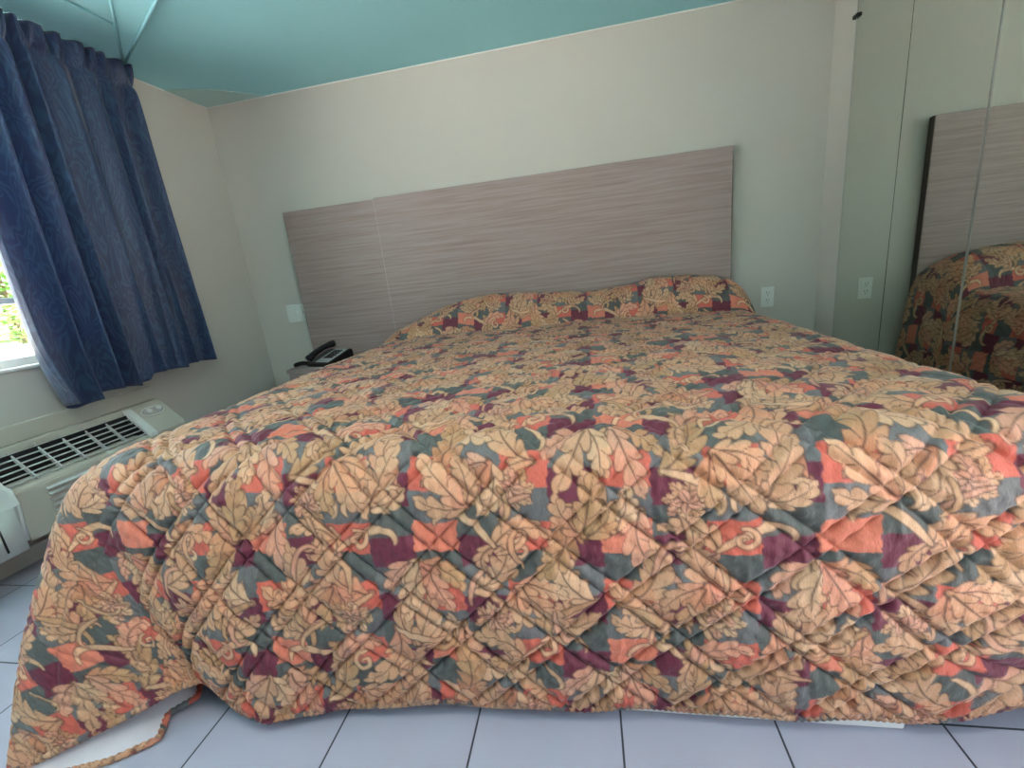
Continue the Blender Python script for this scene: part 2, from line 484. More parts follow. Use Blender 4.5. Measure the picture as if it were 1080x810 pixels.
    # the motif of half a repeat, mirrored into the other half and dropped by half its height
    half = []
    main = [(.03, .04, 1.9, 'fan'), (.11, .17, .4, 'sweep'), (.02, .25, -1.2, 'fan'), (.10, .37, 2.3, 'fan'),
            (.16, .28, 1.2, 'curl'), (.03, .42, .6, 'sweep'), (.17, .46, -2.2, 'fan'), (.07, .10, -1.9, 'sweep'), (.15, .12, 2.6, 'flower')]
    for mir in (1, -1, 2, -2):
        for (x, y, a, typ) in main:
            sg = 1 if mir > 0 else -1
            ox = 0 if abs(mir) == 1 else PW / 2
            oy = 0 if abs(mir) == 1 else PH * .5
            c = (ox + sg * x + U(-.012, .012), y + oy + U(-.012, .012))
            a0 = a if sg > 0 else PI - a
            a0 += U(-.25, .25)
            half.append((c, a0, typ, sg))
    r2.shuffle(half)
    for c, a0, typ, sg in half:
        if typ == 'fan':
            for da in (-1.05, 1.05, 0):
                L = (.07 + .065 * math.cos(da)) * U(.9, 1.1)
                leaf(c, arc(L, a0 + da, -da * 1.0 + U(-.2, .2)), .020 + .006 * math.cos(da), r2.choice([3, 3.5, 4]), r2.choice(tans), tint=pal['coral2'] if r2.random() < .25 else None)
        elif typ == 'sweep':
            leaf(c, arc(.19, a0, sg * 1.7), .031, 5.5, r2.choice(tans), tint=pal['coral2'] if r2.random() < .3 else None)
            leaf(c, hook(.15, a0 - .7 * sg, -sg * .6, -sg * 9), .0085, 0, r2.choice(tans), vein=False, env=.35)
        elif typ == 'curl':
            leaf(c, arc(.13, a0, -sg * 2.0), .025, 4, r2.choice(tans))
            leaf(c, arc(.085, a0 + 2.4, sg * 2.0), .016, 4, r2.choice(tans))
            leaf(c, hook(.16, a0 + 1.1 * sg, sg * .5, sg * 11), .009, 0, pal['tan2'], vein=False, env=.35)
            leaf((c[0] + .05 * math.cos(a0 - 1.3), c[1] + .05 * math.sin(a0 - 1.3)), spiral(.023, 1.3, a0, sg), .0058, 0, pal['tan2'], vein=False, env=.3)
        else:
            for q in range(8):
                an = a0 + q * 2 * PI / 8
                leaf(c, arc(.045, an, .6), .014, 3, r2.choice(tans))
            for q in range(5):
                an = a0 + .4 + q * 2 * PI / 5
                leaf(c, arc(.026, an, .3), .010, 0, pal['peach'])
    for q in range(15):
        c = (U(0, PW), U(0, PH)); s_ = r2.choice([-1, 1])
        leaf(c, hook(U(.08, .12), U(0, 6.28), s_ * .6, s_ * 10), .006, 0, r2.choice(tans), vein=False, env=.35)
    return img
IMG = raster()
def weave(s, t):
    """bilinear sample of the repeat at cloth coordinates in metres"""
    fx = (s / PX - .5) % NW; fy = (t / PX - .5) % NH
    i0 = np.floor(fx).astype(int) % NW; j0 = np.floor(fy).astype(int) % NH
    i1 = (i0 + 1) % NW; j1 = (j0 + 1) % NH
    a = (fx - np.floor(fx))[..., None]; b = (fy - np.floor(fy))[..., None]
    return (IMG[j0, i0] * (1 - a) + IMG[j0, i1] * a) * (1 - b) + (IMG[j1, i0] * (1 - a) + IMG[j1, i1] * a) * b

# ------------------------------------------------------------------ bedspread shape
ZT = .618
XLI, XRI, YFI, YHI = -1.09, .72, .825, 2.735
def crest(x):
    kx = np.array([-1.35, -1.2, -1.08, -.95, -.75, -.54, -.38, -.2, 0.02, .2, .36, .55, .72, .80, .86])
    kz = np.array([.0, .02, .05, .095, .155, .195, .185, .16, .138, .152, .18, .178, .165, .12, .03])
    return np.interp(x, kx, kz)
def smooth1(a, n):
    k = np.hanning(2 * n + 3); k /= k.sum()
    return np.convolve(np.pad(a, n + 1, mode='edge'), k, mode='valid')
_cx = np.linspace(-1.5, 1.0, 501); _cz = smooth1(crest(_cx), 9)
NZ = [(rng.uniform(1.5, 5), rng.uniform(1.5, 5), rng.uniform(0, 6.28), rng.uniform(-1, 1)) for _ in range(9)]
def ztop(s, t):
    tc = 2.40 + .018 * np.sin(2.3 * s + .8) + .008 * np.sin(9 * s)
    u = (t - tc) / (2.735 - 2.40)
    rise = np.clip(u / .50, 0, 1)
    g = np.where(u < .50, np.clip(1 - (1 - rise) ** 2.2, 0, 1) ** .72, 1 - .32 * np.clip((u - .5) / .5, 0, 1) ** 2)
    g = np.where(u <= 0, 0, g)
    z = ZT + np.interp(s, _cx, _cz) * g
    z -= .014 * np.exp(-((t - tc) / .013) ** 2) * (np.interp(s, _cx, _cz) > .03)
    w = 0
    for a, b, p, c in NZ: w = w + .0022 * np.sin(a * s * 2 + c * b * t * 2 + p)
    z = z + w + .006 * np.cos((s + .18) * 1.5) - .012 * np.clip((t - 1.5), 0, .9) * 0
    return z

def quilt_h(s, t):
    """stitched diamonds with double rows of stitching, plus small gathers"""
    q = .155; nar = .034
    def prof(a):
        m = np.mod(a, q)
        wide = m > nar
        d = np.where(wide, np.minimum(m - nar, q - m), np.minimum(m, nar - m))
        span = np.where(wide, q - nar, nar)
        groove = 1 - np.exp(-(d / .0075) ** 1.1)
        puff = np.clip(np.sin(PI * np.clip(d / span, 0, .5)), 0, 1)
        return np.where(wide, .68 * groove + .32 * puff, .62 * groove + .12 * puff)
    wb = .006 * np.sin(5 * s + 3 * t) + .005 * np.sin(11 * t - 4 * s)
    a = (s + t) / math.sqrt(2) + wb; b = (s - t) / math.sqrt(2) + wb * .7
    pa, pb = prof(a), prof(b)
    h = .0172 * np.minimum(pa, pb)
    near = np.clip(1.15 - np.minimum(pa, pb), 0, 1)
    ph = 2.5 * np.sin(7 * t + 13 * s) + 1.7 * np.sin(23 * t - 5 * s)
    h = h + .0015 * np.sin(2 * PI * s / .024 + ph) * (.25 + .75 * near) + .0008 * np.sin(2 * PI * (s * .8 + t * .6) / .033 + 2 * ph + 1)
    h = h + .0007 * np.sin(2 * PI * (s * .6 - t * .9) / .027 - ph * 1.4)
    return h

def damp(t):       # the quilting is pulled flatter over the bed top and over the pillows
    return np.interp(t, [.2, .8, 1.1, 2.2, 2.38, 2.45], [1, .85, .6, .5, .5, .4])

def keyed(k, pts, x, n=0):
    pts = np.array(pts, float)
    out = np.stack([np.interp(x, k, pts[:, i]) for i in range(pts.shape[1])], -1)
    if n:
        out = np.stack([smooth1(out[:, i], n) for i in range(out.shape[1])], -1)
    return out

def build_quilt():
    S = np.linspace(XLI, XRI, 800)
    tt = [YFI]
    while tt[-1] < YHI:
        tt.append(tt[-1] + (.0012 if 2.37 < tt[-1] < 2.47 else .0028 + .0034 * min(1, (tt[-1] - YFI) / .9)))
    Tt = np.array(tt); Tt = YFI + (Tt - YFI) * (YHI - YFI) / (Tt[-1] - YFI)
    ns, ntt = len(S), len(Tt)
    SS, TT = np.meshgrid(S, Tt)                          # row = t, col = s
    Ztop = ztop(SS, TT) + quilt_h(SS, TT) * damp(TT)
    V = [np.stack([SS, TT, Ztop], -1).reshape(-1, 3)]
    zs = ztop(SS, TT); dl = np.hypot(np.diff(TT, axis=0), np.diff(zs, axis=0))
    VV = np.concatenate([np.full((1, ns), YFI), YFI + np.cumsum(dl, 0)])
    VV = TT + np.stack([smooth1(r_, 12) for r_ in (VV - TT)])
    UV = [np.stack([SS, VV], -1).reshape(-1, 2)]
    idx = np.arange(ns * ntt).reshape(ntt, ns)
    F = [np.stack([idx[:-1, :-1], idx[:-1, 1:], idx[1:, 1:], idx[1:, :-1]], -1).reshape(-1, 4)]
    # stations round the rim: left side (head to foot), foot-left corner, foot, foot-right corner, right side
    KL, KR = 280, 60
    DROP = .70
    ring, Tp, Ep, Hp, Mp, Huv = [], [], [], [], [], []
    nanM = np.full(3, np.nan)
    # left side
    tl = Tt[::-1]
    zl = ztop(np.full(ntt, XLI), tl)
    for i, t in enumerate(tl):
        ring.append(idx[ntt - 1 - i, 0]); Tp.append((XLI, t, zl[i])); Ep.append((-1.20, t, zl[i] + .006 - .35 * (zl[i] - ZT)))
        ww = .016 * math.sin(9 * t) + .01 * math.sin(23 * t)
        Hp.append((-1.235 + ww, t, .045)); Huv.append((XLI - DROP, VV[ntt - 1 - i, 0]))
        Mp.append((-1.23 + ww * .5, t, .3))
    # left corner; phi runs from the left side (1) to the foot (0)
    kp = [0, .12, .25, .40, .5, .58, .68, .76, .84, .92, .96, 1.0]
    hp = [(-.925, .680, .10), (-.975, .660, .095), (-1.07, .600, .07), (-1.19, .530, .045), (-1.275, .500, .020), (-1.20, .512, .006),
          (-1.075, .555, .007), (-1.005, .605, .009), (-1.035, .655, .013), (-.99, .705, .016), (-1.10, .80, .03), (-1.235, YFI, .045)]
    mp = [(-1.02, .695, .36), (-1.07, .685, .36), (-1.15, .645, .33), (-1.23, .60, .28), (-1.295, .60, .23), (-1.305, .64, .17), (-1.30, .68, .13),
          (-1.285, .71, .11), (-1.27, .74, .11), (-1.26, .77, .12), (-1.25, .79, .18), (-1.23, YFI, .3)]
    ph = np.linspace(1, 0, KL + 2)[1:-1]
    H1 = keyed(kp, hp, ph[::-1], 5)[::-1]; M1 = keyed(kp, mp, ph[::-1], 9)[::-1]
    zc = float(ztop(np.array([XLI]), np.array([YFI]))[0])
    for i, p in enumerate(ph):
        an = p * PI / 2
        ring.append(idx[0, 0]); Tp.append((XLI, YFI, zc)); Ep.append((XLI - .11 * math.sin(an) ** .8, YFI - .095 * math.cos(an) ** .8, zc + .006))
        Hp.append(H1[i]); Mp.append(M1[i])
        Huv.append((XLI - DROP * min(1, 2 * p), YFI - DROP * min(1, 2 * (1 - p))))
    # foot
    kx = [XLI, -1.0, -.9, -.78, -.6, -.43, -.13, .2, .55, .63, XRI]
    hx = [(-.925, .680, .10), (-.885, .668, .08), (-.825, .650, .052), (-.752, .634, .032), (-.60, .688, .036), (-.43, .710, .043),
          (-.13, .720, .042), (.20, .726, .040), (.55, .742, .041), (.635, .752, .044), (.77, .79, .056)]
    H2 = keyed(kx, hx, S, 8)
    zf = ztop(S, np.full(ns, YFI))
    for i, s in enumerate(S):
        ring.append(idx[0, i]); Tp.append((s, YFI, zf[i])); E = np.array((s, .730, zf[i] + .006)); Ep.append(E)
        wv = .006 * math.sin(6.5 * s + .5) + .004 * math.sin(15 * s)
        h = H2[i] + np.array((0, wv, .0025 * math.sin(31 * s))); Hp.append(h)
        m = E * .42 + h * .58
        Mp.append(m + np.array((0, -.016 + wv * .6, 0)))
        Huv.append((s, YFI - DROP))
    # right corner
    kp2 = [0, .3, .5, .75, 1]
    hp2 = [(.77, .79, .056), (.87, .765, .05), (.93, .76, .045), (.93, .80, .05), (.90, YFI, .05)]
    ph2 = np.linspace(0, 1, KR + 2)[1:-1]
    H3 = keyed(kp2, hp2, ph2, 4)
    zc2 = float(ztop(np.array([XRI]), np.array([YFI]))[0])
    for i, p in enumerate(ph2):
        an = p * PI / 2
        E = np.array((XRI + .115 * math.sin(an) ** .8, YFI - .095 * math.cos(an) ** .8, zc2 + .006))
        ring.append(idx[0, ns - 1]); Tp.append((XRI, YFI, zc2)); Ep.append(E)
        Hp.append(H3[i]); Mp.append(E * .45 + H3[i] * .55 + np.array((.008, -.008, 0)))
        Huv.append((XRI + DROP * min(1, 2 * p), YFI - DROP * min(1, 2 * (1 - p))))
    zr = ztop(np.full(ntt, XRI), Tt)
    for i, t in enumerate(Tt):
        ww = .014 * math.sin(8 * t + 1) + .01 * math.sin(21 * t)
        ring.append(idx[i, ns - 1]); Tp.append((XRI, t, zr[i])); Ep.append((.835, t, zr[i] + .006 - .30 * (zr[i] - ZT)))
        Hp.append((.895 + ww, t, .05)); Mp.append((.875 + ww * .5, t, .3)); Huv.append((XRI + DROP, VV[i, -1]))
    ring = np.array(ring); Tp = np.array(Tp); Ep = np.array(Ep); Hp = np.array(Hp); Mp = np.array(Mp); Huv = np.array(Huv)
    # keep control rails smooth where the sections join
    n0 = ntt + KL
    for arr in (Mp, Ep):
        a0, a1 = ntt - 30, ntt + KL + 40
        for c in range(3):
            sm = smooth1(arr[:, c], 10); w = np.zeros(len(sm)); w[a0:a1] = 1; w = smooth1(w, 12)
            arr[:, c] = arr[:, c] * (1 - w) + sm * w
    nst = len(ring)
    # curve of each station: T -> rounded over E -> M -> H ; quadratic blends
    NR = 262
    raw = 700
    A = Tp[:, None, :]; E = Ep[:, None, :]; Mx = Mp[:, None, :]; Hh = Hp[:, None, :]
    t1 = np.linspace(0, 1, 200)[None, :, None]
    B0 = E + (Mx - E) * .34
    c1 = (1 - t1) ** 2 * A + 2 * t1 * (1 - t1) * E + t1 ** 2 * B0
    B1 = Mx + (E - Mx) * .35; B2 = Mx + (Hh - Mx) * .4
    l1 = B0 + (B1 - B0) * t1[:, 1:]
    c2 = (1 - t1[:, 1:]) ** 2 * B1 + 2 * t1[:, 1:] * (1 - t1[:, 1:]) * Mx + t1[:, 1:] ** 2 * B2
    l2 = B2 + (Hh - B2) * t1[:, 1:]
    cur_ = np.concatenate([c1, l1, c2, l2], 1)           # nst x ~800 x 3
    seg = np.linalg.norm(np.diff(cur_, axis=1), axis=2); cum = np.concatenate([np.zeros((nst, 1)), np.cumsum(seg, 1)], 1)
    fr = np.linspace(0, 1, NR)
    P = np.zeros((nst, NR, 3))
    for i in range(nst):
        ci = cum[i] / cum[i, -1]
        for c in range(3): P[i, :, c] = np.interp(fr, ci, cur_[i, :, c])
    Tuv = Tp[:, :2].copy()
    Tuv[:ntt, 1] = VV[::-1, 0]; Tuv[nst - ntt:, 1] = VV[:, -1]
    uv = Tuv[:, None, :] + (Huv - Tuv)[:, None, :] * fr[None, :, None]
    # normals of the undisplaced sheet
    dP = np.gradient(P, axis=0); dR = np.gradient(P, axis=1)
    for c in range(3):      # a little smoothing along the rim keeps the corner fan clean
        dP[:, :, c] = np.apply_along_axis(lambda a: smooth1(a, 3), 0, dP[:, :, c])
    N = np.cross(dP, dR); N /= (np.linalg.norm(N, axis=2, keepdims=True) + 1e-9)
    mid = N[nst // 2, NR // 2]
    if mid[1] > 0: N = -N                                # foot face points towards -y
    N[:, 0] = (0, 0, 1)
    fade = np.clip((1 - fr) / .05, 0, 1) ** .6
    hh = quilt_h(uv[:, :, 0], uv[:, :, 1]) * damp(uv[:, :, 1])
    # gathers along the hem
    sarc = np.cumsum(np.linalg.norm(np.diff(Hp, axis=0, prepend=Hp[:1]), axis=1))
    gat = .0018 * np.sin(2 * PI * sarc / .016 + 2 * np.sin(sarc * 30))[:, None] * np.exp(-((1 - fr) / .035) ** 2)[None, :]
    side = np.ones(nst); side[:ntt] = .6; side[ntt:ntt + KL] = .5; side[:ntt + KL + 60] = smooth1(side[:ntt + KL + 60], 25); side[n0 + ns + KR:] = .7
    P0 = P.copy()
    P = P + N * ((hh * side[:, None]) * (.25 + .75 * fade[None, :]) + gat)[:, :, None]
    base = ns * ntt
    gi = np.zeros((nst, NR), int); gi[:, 0] = ring
    gi[:, 1:] = base + np.arange(nst * (NR - 1)).reshape(nst, NR - 1)
    V.append(P[:, 1:].reshape(-1, 3)); UV.append(uv[:, 1:].reshape(-1, 2))
    fl = np.stack([gi[:-1, :-1], gi[:-1, 1:], gi[1:, 1:], gi[1:, :-1]], -1).reshape(-1, 4)
    V = np.concatenate(V); UV = np.concatenate(UV)
    F = np.concatenate([F[0], fl])
    # corner fans give degenerate quads (two equal indices): drop to triangles
    deg = F[:, 0] == F[:, 3]
    quads = F[~deg]; tris = F[deg][:, :3]
    return V, UV, quads, tris, P0, N, Hp, Huv, ntt, KL, ns, KR, uv

V, UVc, quads, tris, P0, NN, HEM, HEMUV, n_l, K_L, n_s, K_R, luv = build_quilt()

def mesh_np(name, V, quads, tris=None, UV=None, col=None):
    me = bpy.data.meshes.new(name)
    nq = len(quads); ntr = 0 if tris is None else len(tris)
    loops = quads.reshape(-1) if not ntr else np.concatenate([quads.reshape(-1), tris.reshape(-1)])
    me.vertices.add(len(V)); me.vertices.foreach_set('co', V.astype(np.float32).reshape(-1))
    me.loops.add(len(loops)); me.loops.foreach_set('vertex_index', loops.astype(np.int32))
    me.polygons.add(nq + ntr)
    st = np.concatenate([np.arange(nq) * 4, nq * 4 + np.arange(ntr) * 3]).astype(np.int32)
    me.polygons.foreach_set('loop_start', st)
    me.polygons.foreach_set('use_smooth', np.ones(nq + ntr, bool))
    me.update(calc_edges=True)
    if UV is not None:
        l = me.uv_layers.new(name='UVMap'); l.data.foreach_set('uv', UV[loops].astype(np.float32).reshape(-1))
    if col is not None:
        a = me.color_attributes.new('weave', 'FLOAT_COLOR', 'POINT')
        a.data.foreach_set('color', np.concatenate([col, np.ones((len(col), 1))], 1).astype(np.float32).reshape(-1))
    me.validate()
    return me

me = mesh_np('bedspread', V, quads, tris, UVc, weave(UVc[:, 0], UVc[:, 1]))
spread = link('bedspread', me, M_quilt)
tag(spread, 'quilted coral, tan, slate and burgundy leaf-patterned bedspread covering the bed and its pillows', 'bedspread')

# white lining on the inside of the hanging cloth
a0, a1 = n_l - 120, n_l + K_L + n_s
ii = np.arange(a0, a1, 2); jj = np.unique(np.concatenate([np.arange(60, P0.shape[1], 4), [P0.shape[1] - 2]]))
LP = P0[np.ix_(ii, jj)] - NN[np.ix_(ii, jj)] * .004
li = np.arange(len(ii) * len(jj)).reshape(len(ii), len(jj))
lf = np.stack([li[:-1, :-1], li[:-1, 1:], li[1:, 1:], li[1:, :-1]], -1).reshape(-1, 4)
lin = link('lining', mesh_np('lining', LP.reshape(-1, 3), lf), M_lining, spread)
lin['label'] = 'plain white lining on the inside of the hanging corner'
# rolled binding along the hem, same cloth
def binding():
    st = np.arange(0, len(HEM), 1)
    Hs = HEM[st]; Us = HEMUV[st]
    d = np.gradient(Hs, axis=0); d /= np.linalg.norm(d, axis=1, keepdims=True) + 1e-9
    for c in range(3): d[:, c] = smooth1(d[:, c], 2)
    n = NN[st, -2]; b = np.cross(d, n); b /= np.linalg.norm(b, axis=1, keepdims=True) + 1e-9
    arc_ = np.cumsum(np.linalg.norm(np.diff(Hs, axis=0, prepend=Hs[:1]), axis=1))
    R = .006 * (1 + .14 * np.sin(2 * PI * arc_ / .013 + 3 * np.sin(arc_ * 17)))
    k = 8; an = np.arange(k) * 2 * PI / k
    P = Hs[:, None, :] + R[:, None, None] * (np.cos(an)[None, :, None] * n[:, None, :] + 1.3 * np.sin(an)[None, :, None] * b[:, None, :])
    P[:, :, 2] = np.maximum(P[:, :, 2], .0015)
    uv = Us[:, None, :] + np.stack([np.cos(an) * .006, np.sin(an) * .008], -1)[None]
    g = np.arange(len(st) * k).reshape(len(st), k); g2 = np.roll(g, -1, 1)
    f = np.stack([g[:-1], g2[:-1], g2[1:], g[1:]], -1).reshape(-1, 4)
    uvf = uv.reshape(-1, 2)
    return mesh_np('hem_binding', P.reshape(-1, 3), f, None, uvf, weave(uvf[:, 0], uvf[:, 1]))
hb = link('hem_binding', binding(), M_quilt, spread)
hb['label'] = 'gathered patterned binding rolled along the hem'

# ------------------------------------------------------------------ bed under the spread
bed = thing('bed', 'king bed on a white plinth base under the leaf-patterned bedspread', 'bed', (-.19, 1.75, 0))
def loc(o, p): o.location = (-p.location.x, -p.location.y, -p.location.z)
b_ = obj('mattress', B(-1.13, .76, .80, 2.70, .30, .59, .06, 4), M_mattress, bed, True); loc(b_, bed)
b_ = obj('base_board', B(-.88, .553, .752, .80, 0, .20, .003), M_base, bed); loc(b_, bed)
b_ = obj('base_board', B(.556, .80, .83, .85, 0, .20, .003), M_base, bed); loc(b_, bed)
b_ = obj('base_box', B(-.95, .78, .851, 2.66, 0, .29, .004), M_base, bed); loc(b_, bed)

# ------------------------------------------------------------------ headboard and nightstand
HX0, HXM, HX1, HZ1 = -1.885, -1.257, .815, 1.442
hd = thing('headboard', 'wide grey-brown wood-grain headboard panel fixed to the wall behind the bed', 'headboard', (-.5, YB - .02, .7))
def P_(name, bm, m, parent, smooth=False):
    o = obj(name, bm, m, parent, smooth); loc(o, parent); return o
P_('main_panel', B(HXM + .0012, HX1, 2.748, 2.788, .30, HZ1 + .006, .0015, 1), M_wood, hd)
P_('side_panel', B(HX0, HXM - .0012, 2.750, 2.788, .10, HZ1, .0015, 1), M_wood, hd)
P_('edge_band', B(HX1, HX1 + .002, 2.7495, 2.7875, .30, HZ1 + .006), M_edge, hd)
P_('seam_strip', B(HXM - .0012, HXM + .0012, 2.751, 2.788, .10, HZ1), mat('pale_seam', (196, 184, 176), .5, noise=(20, .03)), hd)
P_('mounting_rail', B(HX0 + .1, HX1 - .1, 2.788, 2.7995, .9, 1.0), M_edge, hd)

NSX0, NSX1, NSY0, NSZ = -1.885, -1.29, 2.44, .475
ns = thing('nightstand', 'small grey-brown wood-grain nightstand against the headboard, holding the black telephone', 'nightstand', (-1.59, 2.6, 0))
P_('top', B(NSX0 - .005, NSX1, NSY0, 2.748, NSZ - .026, NSZ, .002, 1), M_wood, ns)
for xx in (NSX0, NSX1 - .022):
    P_('side_panel', B(xx, xx + .02, NSY0 + .012, 2.745, 0, NSZ - .026, .0015, 1), M_wood, ns)
P_('back_panel', B(NSX0 + .02, NSX1 - .022, 2.72, 2.735, .05, NSZ - .026), M_wood, ns)
P_('shelf', B(NSX0 + .02, NSX1 - .022, NSY0 + .02, 2.72, .12, .138, .001, 1), M_wood, ns)
dr = P_('drawer', B(NSX0 + .022, NSX1 - .024, NSY0 + .004, 2.70, .30, NSZ - .03, .002, 1), M_wood, ns)
bm = bmesh.new(); cyl(bm, (-1.59, NSY0 - .008, .37), (0, 1, 0), .012, .024, 20)
kn = obj('knob', bm, M_metal, dr, True)

# ------------------------------------------------------------------ telephone
ph = thing('telephone', 'black desk telephone with grey keypad plate and curly handset cord on the nightstand', 'telephone', (-1.665, 2.575, NSZ))
ph.rotation_euler = (0, 0, math.radians(-20))
bm = bmesh.new()
prism(bm, [(-.105, 0), (.105, 0), (.105, .072), (.085, .080), (-.095, .026), (-.105, .016)], 'x', -.095, .115)
bmesh.ops.bevel(bm, geom=list(bm.edges), offset=.005, segments=2, affect='EDGES')
body = obj('body', bm, M_black, ph)
sl = math.atan2(.063, .18)
def slope(y): return .026 + (y + .095) * .054 / .18
def tilted(bm, x0, x1, y0, y1, h0, h1):
    vs = [bm.verts.new((x, y, slope(y) + h)) for h in (h0, h1) for x, y in ((x0, y0), (x1, y0), (x1, y1), (x0, y1))]
    for f in ((0, 3, 2, 1), (4, 5, 6, 7), (0, 1, 5, 4), (1, 2, 6, 5), (2, 3, 7, 6), (3, 0, 4, 7)): bm.faces.new([vs[i] for i in f])
bm = bmesh.new(); tilted(bm, -.018, .105, -.09, .078, -.002, .0035)
plate = obj('keypad_plate', bm, M_phonegrey, ph); plate['label'] = 'light grey keypad plate'
for r in range(4):
    for c in range(3):
        bm = bmesh.new(); x = .008 + c * .028; y = -.045 + r * .026
        tilted(bm, x, x + .019, y, y + .017, .003, .008)
        obj('key', bm, M_black, ph)
# handset in its cradle on the left
bm = bmesh.new()
hp = [(-.062, -.105 + .21 * i / 14, 0) for i in range(15)]
hp = [(x, y, slope(y) + .026 + .014 * math.sin(PI * (y + .105) / .21)) for x, y, z in hp]
rr = [.024 - .006 * math.sin(PI * i / 14) for i in range(15)]
tube(bm, hp, rr, 14)
hs = obj('handset', bm, M_black, ph, True)
for yy in (-.085, .088):
    bm = bmesh.new(); bmesh.ops.create_uvsphere(bm, u_segments=20, v_segments=12, radius=.026, matrix=Matrix.Translation((-.062, yy, slope(yy) + .026)) @ Matrix.Diagonal((1.05, 1.05, .75, 1)))
    obj('ear_cup' if yy > 0 else 'mouth_cup', bm, M_black, hs, True)
bm = bmesh.new()
cp = []
for i in range(240):
    k = i / 239
    base = Vector((-.085 - .085 * math.sin(PI * k * .9), -.085 - .045 * math.sin(PI * k), .0185 + .004 * math.sin(9 * k)))
    a = k * 2 * PI * 26
    cp.append(base + Vector((.010 * math.cos(a) * .6, .010 * math.cos(a) * .6, .0105 * math.sin(a))))
tube(bm, cp, .003, 6)
obj('coiled_cord', bm, M_black, ph, True)

# ------------------------------------------------------------------ outlet and switch plate
def duplex(x, z, parent):
    for dz in (.021, -.021):
        bm = bmesh.new(); cyl(bm, (x, 2.7925, z + dz), (0, 1, 0), .0165, .004, 28)
        f = P_('socket', bm, M_plate, parent)
        for dx, h in ((-.0065, .009), (.0065, .007)):
            o = obj('slot', B(x + dx - .0012, x + dx + .0012, 2.7895, 2.7912, z + dz + .001, z + dz + .001 + h), M_slot, f)
        bm = bmesh.new(); cyl(bm, (x, 2.7903, z + dz - .008), (0, 1, 0), .0025, .0016, 12); obj('slot', bm, M_slot, f)
ol = thing('wall_outlet', 'white duplex wall outlet on the back wall right of the headboard', 'outlet', (1.03, YB, .626))
P_('cover_plate', B(.995, 1.065, 2.794, 2.7995, .568, .684, .003, 2), M_plate, ol)
duplex(1.03, .626, ol)
sw = thing('wall_switch', 'white three-gang switch and socket plate on the wall left of the headboard', 'switch plate', (-1.968, YB, .803))
P_('cover_plate', B(-2.05, -1.889, 2.794, 2.7995, .743, .862, .003, 2), M_plate, sw)
P_('toggle', B(-1.975, -1.967, 2.783, 2.794, .797, .815, .001, 1), M_plate, sw)
P_('screw', B(-1.928, -1.922, 2.7925, 2.7945, .80, .806, .001, 1), M_slot, sw)
for zz in (.785, .822):
    P_('socket', B(-2.028, -2.004, 2.7925, 2.7945, zz - .011, zz + .011, .002, 1), M_plate, sw)

# ------------------------------------------------------------------ mirror panels on the right wall
edges = [(2.585, 'frameless wall mirror panel nearest the back wall, reflecting the outlet'),
         (2.200, 'second frameless wall mirror panel from the back wall, reflecting the headboard end'),
         (1.785, 'third wall mirror panel, at the right edge of the photo, reflecting the quilted pillows'),
         (1.37, 'fourth wall mirror panel from the back wall, just past the right picture edge'),
         (.985, 'fifth wall mirror panel from the back wall, opposite the air conditioner'),
         (.595, None)]
for k in range(5):
    y1, lab = edges[k]; y0 = edges[k + 1][0]
    t = thing('mirror_panel', lab, 'mirror', (XR - .004, (y0 + y1) / 2, 1.05), 'mirror panels along the right wall')
    P_('glass', B(XR - .007, XR - .001, y0 + .002, y1 - .002, .12, ZC - .03), M_mirror, t)
    P_('backing', B(XR - .003, XR - .0005, y0 + .0005, y1 - .0005, .118, ZC - .028), M_joint, t)
    if k == 0:
        P_('clip', B(XR - .018, XR - .001, 2.566, 2.604, 1.868, 1.884, .003, 2), M_slot, t)
        P_('edge_strip', B(XR - .0085, XR - .0068, 2.5845, 2.5875, .12, ZC - .03), M_metal, t)
    if k == 1:
        P_('edge_strip', B(XR - .0085, XR - .0068, y0 - .0015, y0 + .007, .12, ZC - .03), M_metal, t)

# ------------------------------------------------------------------ air conditioner under the window
ac = thing('air_conditioner', 'beige through-wall air conditioner with dark slatted vent below the window', 'air conditioner', (XL, 1.35, 0))
def D(d): return XL + d
AY0, AY1 = .80, 1.88
P_('sleeve', B(D(0), D(.022), AY0 - .02, AY1, .485, .556, .004, 2), M_ac, ac)
# body as an extruded side profile, open slope for the vent
def body_prism(y0, y1, prof, bev=.006):
    bm = bmesh.new(); prism(bm, [(D(d), z) for d, z in prof], 'y', y0, y1)
    bmesh.ops.bevel(bm, geom=[e for e in bm.edges], offset=bev, segments=2, affect='EDGES'); return bm
full = [(0, .14), (.165, .14), (.165, .345), (.15, .365), (.055, .468), (.035, .482), (0, .482)]
low = [(0, .14), (.160, .14), (.160, .335), (.150, .352), (0, .352)]
GY0, GY1 = 1.15, 1.68
P_('end_cap', body_prism(GY1 + .012, AY1 + .005, full, .004), M_ac, ac)
P_('front_panel', body_prism(GY0 - .01, GY1 + .03, low, .004), M_ac, ac)
P_('back_cover', B(D(0), D(.042), GY0 - .02, GY1 + .02, .455, .484, .004, 2), M_ac, ac)
bm = bmesh.new(); prism(bm, [(D(.004), .353), (D(.138), .353), (D(.13), .366), (D(.046), .456), (D(.004), .456)], 'y', GY1 + .0055, GY1 + .0075)
P_('vent_liner', bm, M_acdark, ac)
P_('vent_cavity', B(D(.002), D(.06), GY0 - .012, GY1 + .014, .35, .456), M_acdark, ac)
